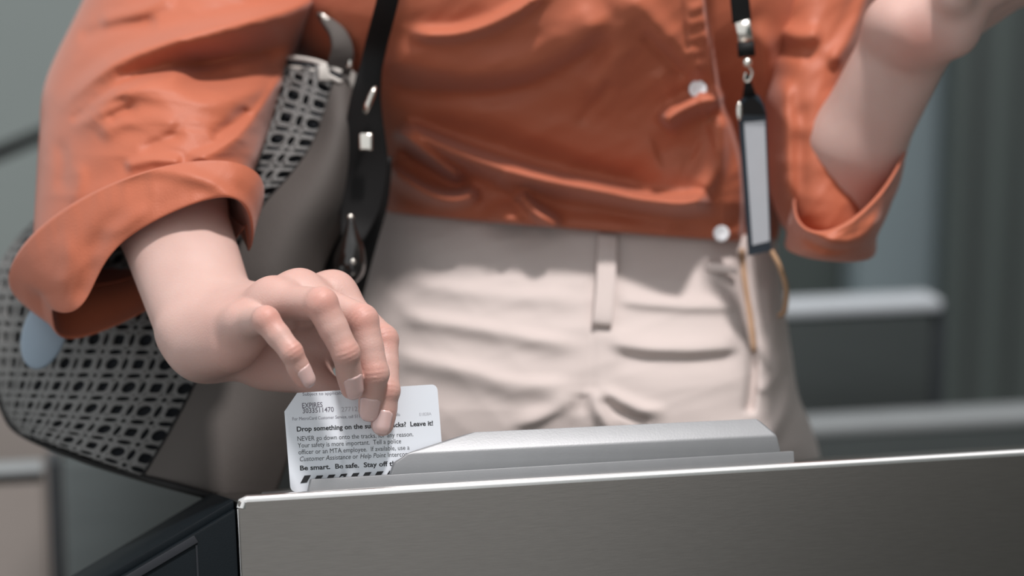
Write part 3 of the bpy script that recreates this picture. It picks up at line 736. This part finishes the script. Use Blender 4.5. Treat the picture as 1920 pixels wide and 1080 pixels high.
# --- rolled cuff: folded band with an outer and an inner wall
def cuff_fold(x, y):
    h = np.zeros_like(x)
    h += ridge(x, y, [(200, 330), (300, 318), (400, 345), (470, 405)], .004, 12, 16)
    h -= ridge(x, y, [(240, 392), (200, 430), (150, 500)], .003, 18, 18, .35)
    h += ridge(x, y, [(290, 372), (235, 420), (175, 445)], .0035, 16, 18, .35)
    h += ridge(x, y, [(120, 430), (130, 500), (100, 570)], .003, 24, 24, .35)
    h -= ridge(x, y, [(180, 470), (165, 530), (140, 575)], .003, 18, 18, .35)
    h += crumple(x, y, 20, 130, .0008)
    return h
CK = [(262, 432, 1.458, -178, 34, 0, 58, -98, -.040),            # tucked under the fold, against the sleeve
      (257, 430, 1.455, -214, 38, 0, 70, -120, -.050),
      (255, 438, 1.452, -226, 44, 0, 76, -130, -.053),            # outer fold crest
      (255, 446, 1.450, -227, 48, 0, 76, -132, -.053),
      (260, 466, 1.441, -214, 60, 0, 72, -124, -.050),
      (266, 486, 1.434, -200, 72, 0, 66, -115, -.046),
      (271, 502, 1.429, -190, 80, 0, 62, -111, -.043),            # lower edge of the band
      (271, 502, 1.430, -186, 79, 0, 60, -108, -.041),
      (268, 488, 1.438, -184, 68, 0, 60, -106, -.040),            # inner wall
      (262, 440, 1.462, -172, 40, 0, 54, -96, -.034),
      (260, 400, 1.49, -165, 30, 0, 50, -90, -.04)]
def cuff_droop(t, ph):
    w = np.interp(t * 10, [2, 3, 4, 5, 6, 7, 8, 9], [0, .15, .45, .8, 1, 1, .75, .1])
    a = (ph + np.pi) % (2 * np.pi) - np.pi
    e = w * np.exp(-((a - R(22)) / R(24))**2)
    e2 = w * np.exp(-((a - R(178)) / R(30))**2)
    e3 = np.clip(w * 1.3, 0, 1) * np.exp(-((a + R(22)) / R(26))**2)
    return np.stack([e * 30 + e2 * 6 + e3 * 22, e * 38 + e2 * 50 - e3 * 34, e * -.006 + 0 * e2], -1)
v, f, _ = loft(CK, 120, 240, cuff_fold, shift=cuff_droop)
cuff = mesh_obj('cuff', wld(v), f, M['shirt'], shirt)

# --- the other sleeve: upper arm, then the loose rolled end around the elbow
def sleeve2_fold(x, y):
    h = ridge(x, y, [(1545, 60), (1500, 70), (1440, 55), (1400, 60)], .008, 14, 16)
    h -= ridge(x, y, [(1550, 105), (1500, 96), (1430, 88)], .005, 16, 20, .3)
    h += ridge(x, y, [(1640, -40), (1600, 60), (1552, 128)], .010, 16, 16)
    h += ridge(x, y, [(1470, 140), (1475, 250), (1480, 380)], .008, 16, 22)
    h -= ridge(x, y, [(1505, 180), (1500, 300), (1500, 400)], .003, 16, 16, .3)
    h += ridge(x, y, [(1430, 170), (1470, 220), (1520, 250)], .003, 16, 16, .3)
    h += crumple(x, y, 60, 120, .0008)
    return h
S2K = [(1480, -420, 1.70, 130, 0, 0, 0, 0, -.07), (1530, -300, 1.68, 150, 0, 0, 0, 0, -.09), (1540, -100, 1.65, 130, 0, 0, 0, 0, -.09), (1530, 60, 1.63, 105, 0, 0, 0, 0, -.085), (1525, 200, 1.615, 100, 0, 0, 0, 0, -.08),
       (1535, 330, 1.60, 100, 0, 0, 0, 0, -.07), (1555, 420, 1.59, 92, 5, 0, 0, 0, -.06), (1560, 470, 1.585, 60, 5, 0, 0, 0, -.04)]
v, f, _ = loft(S2K, 120, 160, sleeve2_fold)
mesh_obj('sleeve', wld(v), cap(v, f, 120, 160), M['shirt'], shirt)
def cuff2_fold(x, y):
    h = ridge(x, y, [(1480, 400), (1530, 440), (1600, 455), (1660, 400)], .006, 14, 14)
    h -= ridge(x, y, [(1500, 440), (1560, 468), (1620, 460)], .005, 10, 10)
    h += ridge(x, y, [(1690, 280), (1660, 380), (1620, 470)], .005, 14, 14)
    return h + crumple(x, y, 40, 110, .0008)
C2K = [(1550, 470, 1.575, 40, 8, 0, 0, 6, -.02), (1556, 470, 1.572, 82, 8, 0, 0, 20, -.055), (1560, 440, 1.565, 86, -4, 0, 0, 42, -.075), (1574, 395, 1.56, 98, -20, 0, -4, 66, -.082),
       (1594, 326, 1.555, 107, -46, 0, -20, 110, -.082), (1600, 302, 1.553, 110, -52, 0, -25, 124, -.080), (1599, 304, 1.554, 104, -49, 0, -25, 119, -.076), (1588, 365, 1.56, 100, -28, 0, -5, 66, -.076), (1570, 430, 1.565, 70, 0, 0, 0, 30, -.04)]
v, f, _ = loft(C2K, 90, 160, cuff2_fold)
mesh_obj('cuff', wld(v), cap(v, f, 90, 160), M['shirt'], shirt)

# --- shirt buttons
def depth_at(obj_px, table):
    px, py, d = table; k = np.argmin((px - obj_px[0])**2 + (py - obj_px[1])**2 + (d > 1.66) * 1e6); return d.flat[k]
_, _, TB = loft(SK, 270, 620, shirt_fold, ep=0.74)
for bx_, by_, r_ in ((1308, 168, 17), (1352, 438, 15)):
    dd = depth_at((bx_, by_), TB); rad_ = r_ * dd / FPX
    prof_ = [(0, -.0013), (.35, -.0013), (.7, -.0022), (.92, -.0025), (1, -.0018), (1, 0), (0, 0)]
    v = np.array([cs(bx_, by_, dd) + np.array([rad_ * r0 * math.cos(a), y0 - .001, rad_ * r0 * math.sin(a)]) for r0, y0 in prof_ for a in np.linspace(0, 2 * np.pi, 20, endpoint=False)])
    mesh_obj('button', wld(v), grid_faces(len(prof_), 20, True), M['pearl'], shirt)

# --- trousers
def trouser_fold(x, y):
    h = np.zeros_like(x)
    h -= ridge(x, y, [(1112, 500), (1108, 620), (1106, 740), (1108, 860)], .0018, 8, 8, .1)
    h += ridge(x, y, [(740, 588), (850, 608), (980, 630), (1090, 650)], .005, 14, 20)
    h += ridge(x, y, [(720, 660), (850, 690), (970, 720), (1090, 725)], .005, 16, 26)
    h += ridge(x, y, [(1130, 640), (1220, 652), (1320, 655), (1395, 648)], .004, 20, 12)
    h -= ridge(x, y, [(1140, 668), (1240, 676), (1320, 674), (1395, 664)], .003, 10, 22)
    h += ridge(x, y, [(1150, 562), (1250, 572), (1340, 575), (1400, 570)], .004, 18, 12)
    h += ridge(x, y, [(760, 530), (860, 545), (960, 555), (1090, 560)], .003, 16, 20)
    h += ridge(x, y, [(1112, 722), (1150, 742), (1200, 765), (1260, 775)], .005, 12, 16, .3)
    h += ridge(x, y, [(1108, 722), (1118, 760), (1140, 800), (1150, 850)], .006, 10, 12, .2)
    h += ridge(x, y, [(1095, 728), (1060, 755), (1010, 785), (950, 800)], .0045, 12, 18, .3)
    h -= ridge(x, y, [(1098, 735), (1085, 770), (1070, 820)], .004, 9, 9)
    h -= ridge(x, y, [(1130, 745), (1165, 775), (1220, 795)], .003, 9, 9)
    h -= ridge(x, y, [(1390, 470), (1396, 540), (1408, 610), (1414, 690), (1405, 780)], .010, 7, 10, .05)
    h += ridge(x, y, [(1440, 520), (1452, 620), (1462, 700)], .005, 14, 14)
    h += ridge(x, y, [(1420, 740), (1460, 700), (1485, 650)], .004, 12, 12)
    h += ridge(x, y, [(1440, 830), (1475, 760), (1490, 700)], .006, 14, 14)
    h += crumple(x, y, 95, 200, .0006)
    h -= .03 * sstep(780, 1000, y) * np.exp(-((x - 1108) / 60)**2)
    return h
TK = [(1075, 402, 1.66, 368, 33, 0, 0, 8, -.068), (1075, 410, 1.66, 376, 34, 0, 0, 8, -.073), (1075, 425, 1.66, 382, 34, 0, 0, 8, -.0765), (1074, 480, 1.66, 388, 28, 0, 0, 10, -.084), (1072, 560, 1.66, 400, 18, 0, 0, 12, -.096), (1072, 650, 1.66, 412, 8, 0, 0, 12, -.108),
      (1072, 740, 1.66, 425, 0, 0, 0, 12, -.115), (1075, 800, 1.665, 446, 0, 0, 0, 12, -.122), (1076, 870, 1.67, 464, 0, 0, 0, 12, -.122), (1076, 1000, 1.675, 466, 0, 0, 0, 12, -.112), (1076, 1080, 1.68, 450, 0, 0, 0, 10, -.10)]
v, f, TT = loft(TK, 230, 520, trouser_fold, ep=0.72)
legs = []
for s_ in (-1, 1):
    lk = [(1076 + s_ * 232, 930, 1.675, 224, 0, 0, 0, 6, -.105), (1076 + s_ * 234, 1100, 1.68, 220, 0, 0, 0, 6, -.10), (1076 + s_ * 225, 1600, 1.69, 190, 0, 0, 0, 6, -.085), (1076 + s_ * 215, 2200, 1.72, 170, 0, 0, 0, 6, -.075), (1076 + s_ * 210, 3300, 1.70, 150, 0, 0, 0, 6, -.07)]
    a, b, _ = loft(lk, 50, 40); legs.append((a, b))
v, f = merge([(v, f)] + legs)
trs = mesh_obj('trousers', wld(v), f, M['trouser'], person)
# belt loop
pts_ = [(x_, y_, depth_at((x_, y_), TT) - o_) for x_, y_, o_ in ((1139, 436, -.002), (1139, 442, .004), (1138, 480, .0065), (1136, 530, .007), (1132, 580, .0065), (1129, 606, .004), (1128, 613, -.001))]
k = cr(pts_, 24); v, f = ribbon(cs(k[:, 0], k[:, 1], k[:, 2]), .0125, .0026)
mesh_obj('belt_loop', wld(v), f, M['trouser'], trs)
# pocket edge
pk = cr([(1391, 468), (1396, 520), (1406, 590), (1413, 660)], 20)
v, f = tube(np.array([cs(a_, b_, depth_at((a_, b_), TT) - .0015) for a_, b_ in pk]), .0017, 8)
mesh_obj('pocket_edge', wld(v), f, M['tan'], trs)
# waistband hook and tab
dd = depth_at((1350, 500), TT)
v, f = ribbon(np.array([cs(1322, 500, dd - .004), cs(1350, 503, dd - .005), cs(1382, 506, dd - .004)]), .006, .003)
mesh_obj('waist_tab', wld(v), f, M['trouser'], trs)

# ------------------------------------------------------------------ handbag
bag = thing('handbag', 'taupe leather handbag with cut-out lattice panel hanging under the arm', 'handbag', P(350, 600, 1.52) * [1, 1, 0] + [0, 0, 0.8])
NV = 60
KC = cr([(628, 132), (616, 195), (590, 268), (548, 328), (488, 396), (436, 490), (404, 610), (374, 705), (326, 800), (270, 894)], NV)
LC = cr([(546, 104), (470, 140), (330, 230), (180, 330), (60, 420), (0, 500), (-14, 600), (-8, 700), (12, 775), (42, 812)], NV)
RC = cr([(672, 150), (674, 230), (668, 310), (648, 400), (606, 490), (580, 590), (572, 690), (560, 780), (535, 860), (500, 960)], NV)
KD = np.linspace(1.545, 1.475, NV)
def vlerp(tab, v):
    t = np.clip(v, 0, 1) * (NV - 1); i = np.minimum(t.astype(int), NV - 2); f_ = t - i
    if tab.ndim == 1: return tab[i] * (1 - f_) + tab[i + 1] * f_
    return tab[i] * (1 - f_)[..., None] + tab[i + 1] * f_[..., None]
WID = np.hypot(*(KC - LC).T) * 1.30
def lattice(a, v, inset=0.0):
    """a: px distance from the piping along the panel, v: 0 top .. 1 bottom"""
    a, v = np.broadcast_arrays(np.asarray(a, float), np.asarray(v, float))
    s_ = np.clip(a / vlerp(WID, v), 0, 1); k_, l_ = vlerp(KC, v), vlerp(LC, v)
    q = k_ + (l_ - k_) * np.sin(s_ * np.pi / 2)[..., None]
    d = vlerp(KD, v) + vlerp(WID, v) * .00022 * (1 - np.cos(s_ * np.pi / 2)) + inset - .012 * np.sin(np.clip(s_ * 2.2, 0, 1) * np.pi) * .5
    return cs(q[..., 0], q[..., 1], d)
klen = np.hypot(*np.diff(KC, axis=0).T).sum()
PC = 44.0; nr_ = int(klen * 1.02 / PC); nc_ = int(WID.max() / PC) + 1
def hole(kind, n=12):
    a = np.linspace(0, 2 * np.pi, n, endpoint=False) + np.pi / n
    if kind == 'circle': return .40 * np.cos(a), .40 * np.sin(a)
    if kind == 'square': e = .5; return .33 * np.sign(np.cos(a)) * abs(np.cos(a))**e, .33 * np.sign(np.sin(a)) * abs(np.sin(a))**e
    if kind == 'lens_u': return .42 * np.cos(a), .30 * np.sin(a)
    if kind == 'lens_v': return .30 * np.cos(a), .42 * np.sin(a)
    return .26 * np.cos(a), .26 * np.sin(a)
def rect_ring(n=12):
    a = np.linspace(0, 2 * np.pi, n, endpoint=False) + np.pi / n; c, s = np.cos(a), np.sin(a); m_ = np.maximum(abs(c), abs(s)); return .5 * c / m_, .5 * s / m_
LV, LF = [], []
big, sml = 0.64, 0.36
for r_ in range(nr_):
    for c_ in range(nc_):
        wmax = vlerp(WID, np.array([(r_ + .5) / nr_]))[0]
        if c_ * PC > wmax + PC: continue
        for (u0, u1, w0, w1, kind) in ((0, big, 0, big, 'circle' if (r_ + c_) % 2 else 'square'), (big, 1, 0, big, 'lens_v'), (0, big, big, 1, 'lens_u'), (big, 1, big, 1, 'dot')):
            hx, hy = hole(kind); rx, ry = rect_ring(); b0 = len(LV)
            cu_, cw_ = (u0 + u1) / 2, (w0 + w1) / 2; du, dw = u1 - u0, w1 - w0
            # corners of the cell belong to the ring so that neighbours meet
            for X_, Y_ in ((rx, ry), (hx, hy)):
                for x_, y_ in zip(X_, Y_): LV.append((c_ + cu_ + x_ * du, r_ + cw_ + y_ * dw))
            n = 12
            for i in range(n): j = (i + 1) % n; LF.append((b0 + i, b0 + j, b0 + n + j, b0 + n + i))
            # corner triangles
            for sx, sy in ((1, 1), (-1, 1), (-1, -1), (1, -1)):
                LV.append((c_ + cu_ + sx * .5 * du, r_ + cw_ + sy * .5 * dw)); ci = len(LV) - 1
                ang = np.arctan2(np.array(ry), np.array(rx)); ta_ = math.atan2(sy, sx)
                dif = (ang - ta_ + np.pi) % (2 * np.pi) - np.pi
                i1 = int(np.argmin(np.where(dif <= 0, -dif, 9))); i2 = int(np.argmin(np.where(dif > 0, dif, 9)))
                LF.append((b0 + i1, ci, b0 + i2))
LV = np.array(LV); v = lattice(LV[:, 0] * PC, LV[:, 1] / nr_)
lp = mesh_obj('lattice_panel', wld(v), LF, M['lattice'], bag)
md = lp.modifiers.new('s', 'SOLIDIFY'); md.thickness = 0.0018; md.offset = 0
aa, vv_ = np.meshgrid(np.linspace(0, 1, 40), np.linspace(0, 1, 60))
v = lattice(aa * vlerp(WID, vv_), vv_, .005)
mesh_obj('lining', wld(v.reshape(-1, 3)), grid_faces(60, 40), M['lining'], bag)
# smooth side panel
qq, vv_ = np.meshgrid(np.linspace(0, 1, 40), np.linspace(0, 1, 70))
k_, r_ = vlerp(KC, vv_), vlerp(RC, vv_); q = k_ + (r_ - k_) * qq[..., None]
d = vlerp(KD, vv_) - .018 * np.sin(np.pi * np.clip(qq * .9, 0, 1)) * sstep(0, .15, vv_) + .035 * qq**3
d += .010 * np.exp(-((vv_ - .62) / .05)**2) * sstep(0, .4, qq) 
v1 = cs(q[..., 0], q[..., 1], d).reshape(-1, 3); f1 = [tuple(x_) for x_ in grid_faces(70, 40)]
sp = mesh_obj('side_panel', wld(v1), f1, M['leather'], bag); md = sp.modifiers.new('s', 'SOLIDIFY'); md.thickness = .0022; md.offset = -1
# back of the bag
tt = np.linspace(0, 1, 30); V_, T_ = np.meshgrid(np.linspace(0, 1, 50), tt, indexing='ij')
l_, r_ = vlerp(LC, V_), vlerp(RC, V_); q = l_ + (r_ - l_) * T_[..., None]
dl_ = vlerp(KD, V_) + vlerp(WID, V_) * .00022; dr_ = vlerp(KD, V_) + .035
d = dl_ + (dr_ - dl_) * T_ + .035 * np.sin(np.pi * T_) + .002
mesh_obj('back_panel', wld(cs(q[..., 0], q[..., 1], d).reshape(-1, 3)), grid_faces(50, 30), M['leather'], bag)
# piping along the seam and the bottom
v, f = tube(cs(KC[:, 0], KC[:, 1], KD - .001), .0019, 8); mesh_obj('piping', wld(v), f, M['strap'], bag)
bt = cr([(-12, 700), (8, 770), (42, 812), (150, 858), (270, 896), (350, 918), (430, 940), (500, 962)], 40)
dv_ = cr([(1.60,), (1.57,), (1.545,), (1.505,), (1.475,), (1.455,), (1.46,), (1.505,)], 40)[:, 0]
v, f = tube(cs(bt[:, 0], bt[:, 1], dv_ - .001), .0026, 8); mesh_obj('piping', wld(v), f, M['strap'], bag)
# striped rim at the mouth
for i in range(3):
    o_ = i * 9
    k = np.array([cs(540, 108 + o_, 1.555), cs(575, 112 + o_, 1.545), cs(606, 120 + o_, 1.54), cs(640, 136 + o_, 1.538)])
    v, f = tube(cr(k, 16), .0016, 8); mesh_obj('rim_stripe', wld(v), f, M['stripe' if i != 1 else 'lining'], bag)
k = cr([(598, 136), (622, 138), (648, 143), (672, 156)], 14); v, f = ribbon(cs(k[:, 0], k[:, 1], np.linspace(1.535, 1.55, 14)), .010, .003); mesh_obj('rim_patch', wld(v), f, M['stripe'], bag)
# curled handle end
hk = cr([(596, 26, 1.0), (612, 40, 6.0), (632, 62, 10), (641, 90, 13), (638, 118, 15), (632, 142, 15)], 30)
v, f = ribbon(cs(hk[:, 0], hk[:, 1], 1.545 - .012 * np.sin(np.linspace(0, 3.1, 30))), hk[:, 2] * 3.1 / 2.95e3, .005, (0.25, -0.9, 0.35))
mesh_obj('handle_end', wld(v), f, M['leather'], bag)
hk2 = cr([(602, 28), (622, 44), (645, 68), (656, 98), (656, 128)], 20); v, f = tube(cs(hk2[:, 0], hk2[:, 1], 1.538), .0022, 8); mesh_obj('handle_edge', wld(v), f, M['chrome'], bag)
# shoulder strap with hardware
sk = cr([(900, -500, 1.68), (885, -455, 1.60), (850, -400, 1.545), (805, -290, 1.500), (770, -160, 1.475), (742, -60, 1.478), (722, 20, 1.492), (704, 90, 1.515), (688, 170, 1.52), (684, 240, 1.525), (690, 320, 1.53), (672, 400, 1.53), (660, 450, 1.525)], 90)
v, f = ribbon(cs(sk[:, 0], sk[:, 1], sk[:, 2]), np.interp(np.linspace(0, 1, 90), [0, .62, .76, .9, 1], [.012, .014, .025, .026, .014]), .003); mesh_obj('shoulder_strap', wld(v), f, M['strap'], bag)
kt = cr([(700, 290, 1.545), (690, 370, 1.548), (665, 450, 1.552), (640, 530, 1.556), (620, 600, 1.56)], 20)
v, f = ribbon(cs(kt[:, 0], kt[:, 1], kt[:, 2]), np.linspace(.024, .034, 20), .004); mesh_obj('strap_tail', wld(v), f, M['strap'], bag)
v, f = tube(cs([684, 690, 698, 704], [212, 195, 176, 162], [1.508] * 4), [.0016, .0024, .0022, .0012], 10); mesh_obj('clasp', wld(v), f, M['chrome'], bag)
c = cs(686, 266, 1.512); v, f = bevel_box(c - [.0042, .002, .0055], c + [.0042, .002, .0055], .0012); mesh_obj('buckle', wld(v), f, M['chrome'], bag)
v, f = ellipsoid(cs(657, 408, 1.508), np.array([.0024, .0018, .0024])); mesh_obj('rivet', wld(v), f, M['chrome'], bag)
# black glossy charm with drop shape
prof_ = [(408, 4), (420, 8), (440, 15), (465, 25), (490, 30), (512, 27), (528, 15), (536, 2)]
k = cr([(658 - (i > 3) * 2, y_, r_) for i, (y_, r_) in enumerate(prof_)], 24)
v, f = tube(cs(k[:, 0], k[:, 1], 1.505), k[:, 2] / 3.0e3, 18); mesh_obj('charm', wld(v), f, M['gloss'], bag)
v, f = ellipsoid(cs(661, 491, 1.4965), np.array([.0022, .0016, .0022])); mesh_obj('charm_stud', wld(v), f, M['chrome'], bag)
# oval hang tag
c = cs(84, 622, 1.50); th_ = np.linspace(0, 2 * np.pi, 36, endpoint=False); ca, sa = math.cos(R(18)), math.sin(R(18))
ring_ = [(c + np.array([(.0135 * math.cos(a) * ca + .024 * math.sin(a) * sa) * s_, y_, (-.0135 * math.cos(a) * sa + .024 * math.sin(a) * ca) * s_])) for s_, y_ in ((0, -.0016), (.92, -.0016), (1, -.0008), (1, .0008), (.92, .0016), (0, .0016)) for a in th_]
o = mesh_obj('hang_tag', wld(np.array(ring_)), grid_faces(6, 36, True), M['tag'], bag); o['label'] = 'blue-grey oval tag'

# ------------------------------------------------------------------ badge on a lanyard
BD = 1.498
def csb(px, py, d): return cs(px, py, np.asarray(d) + .048 * np.asarray(py, float) / 480)   # hangs against the body
badge = thing('lanyard_badge', 'dark vinyl badge holder with white slip hanging from a black lanyard', 'badge', P(1415, 480, BD))
k = cr([(1190, -505, .20), (1215, -470, .135), (1260, -420, .085), (1320, -310, .045), (1355, -200, .012), (1376, -100, .004), (1385, -20, 0), (1391, 42, 0)], 50); v, f = ribbon(csb(k[:, 0], k[:, 1], BD + k[:, 2]), .0118, .002); mesh_obj('lanyard_strap', wld(v), f, M['strap'], badge)
v, f = ribbon(csb([1391, 1396, 1399], [40, 62, 82], BD - .001), .0095, .0035); mesh_obj('crimp', wld(v), f, M['chrome'], badge)
v, f = ribbon(csb([1398, 1400], [80, 106], BD - .001), .0105, .004); mesh_obj('strap_end', wld(v), f, M['strap'], badge)
v, f = ellipsoid(csb(1401, 117, BD - .003), np.array([.0032, .003, .0032])); mesh_obj('swivel', wld(v), f, M['chrome'], badge)
k = cr([(1402, 122), (1410, 136), (1404, 152), (1396, 150), (1398, 136)], 24); v, f = tube(csb(k[:, 0], k[:, 1], BD - .002), .0009, 8); mesh_obj('hook', wld(v), f, M['chrome'], badge)
v, f = ribbon(csb([1401, 1403, 1405], [140, 160, 182], BD), [.003, .005, .009], .002); mesh_obj('hook_tab', wld(v), f, M['strap'], badge)
pts_ = [(1384, 212), (1388, 190), (1398, 172), (1410, 170), (1424, 180), (1433, 198), (1437, 214), (1446, 470), (1404, 480)]
def slab(pts, d0, th):
    n = len(pts); a = np.array([csb(x, y, d0) for x, y in pts]); b = a + [0, th, 0]
    return np.vstack([a, b]), [tuple(range(n)), tuple(range(2 * n - 1, n - 1, -1))] + [(i, i + n, (i + 1) % n + n, (i + 1) % n) for i in range(n)]
v, f = slab(pts_, BD, .0045); o = mesh_obj('holder', wld(v), f, M['navy'], badge, smooth=False)
v, f = slab([(1395, 229), (1434, 226), (1443, 452), (1411, 460)], BD - .0006, .0008); mesh_obj('paper_slip', wld(v), f, M['paper'], badge, smooth=False)
v, f = slab([(1384, 214), (1393, 196), (1404, 184), (1414, 184), (1428, 196), (1437, 216)], BD - .0025, .003); mesh_obj('holder_flap', wld(v), f, M['strap'], badge, smooth=False)
v, f = ellipsoid(csb(1386, 208, BD - .003), np.array([.002, .0015, .006])); mesh_obj('clip', wld(v), f, M['chrome'], badge)
# tan cord loop at the hip
k = cr([(1446, 470, 1.55), (1462, 500, 1.55), (1474, 540, 1.56), (1472, 580, 1.575), (1462, 592, 1.59)], 24)
v, f = tube(cs(k[:, 0], k[:, 1], k[:, 2]), .0017, 8); mesh_obj('side_cord', wld(v), f, M['tan'], trs)
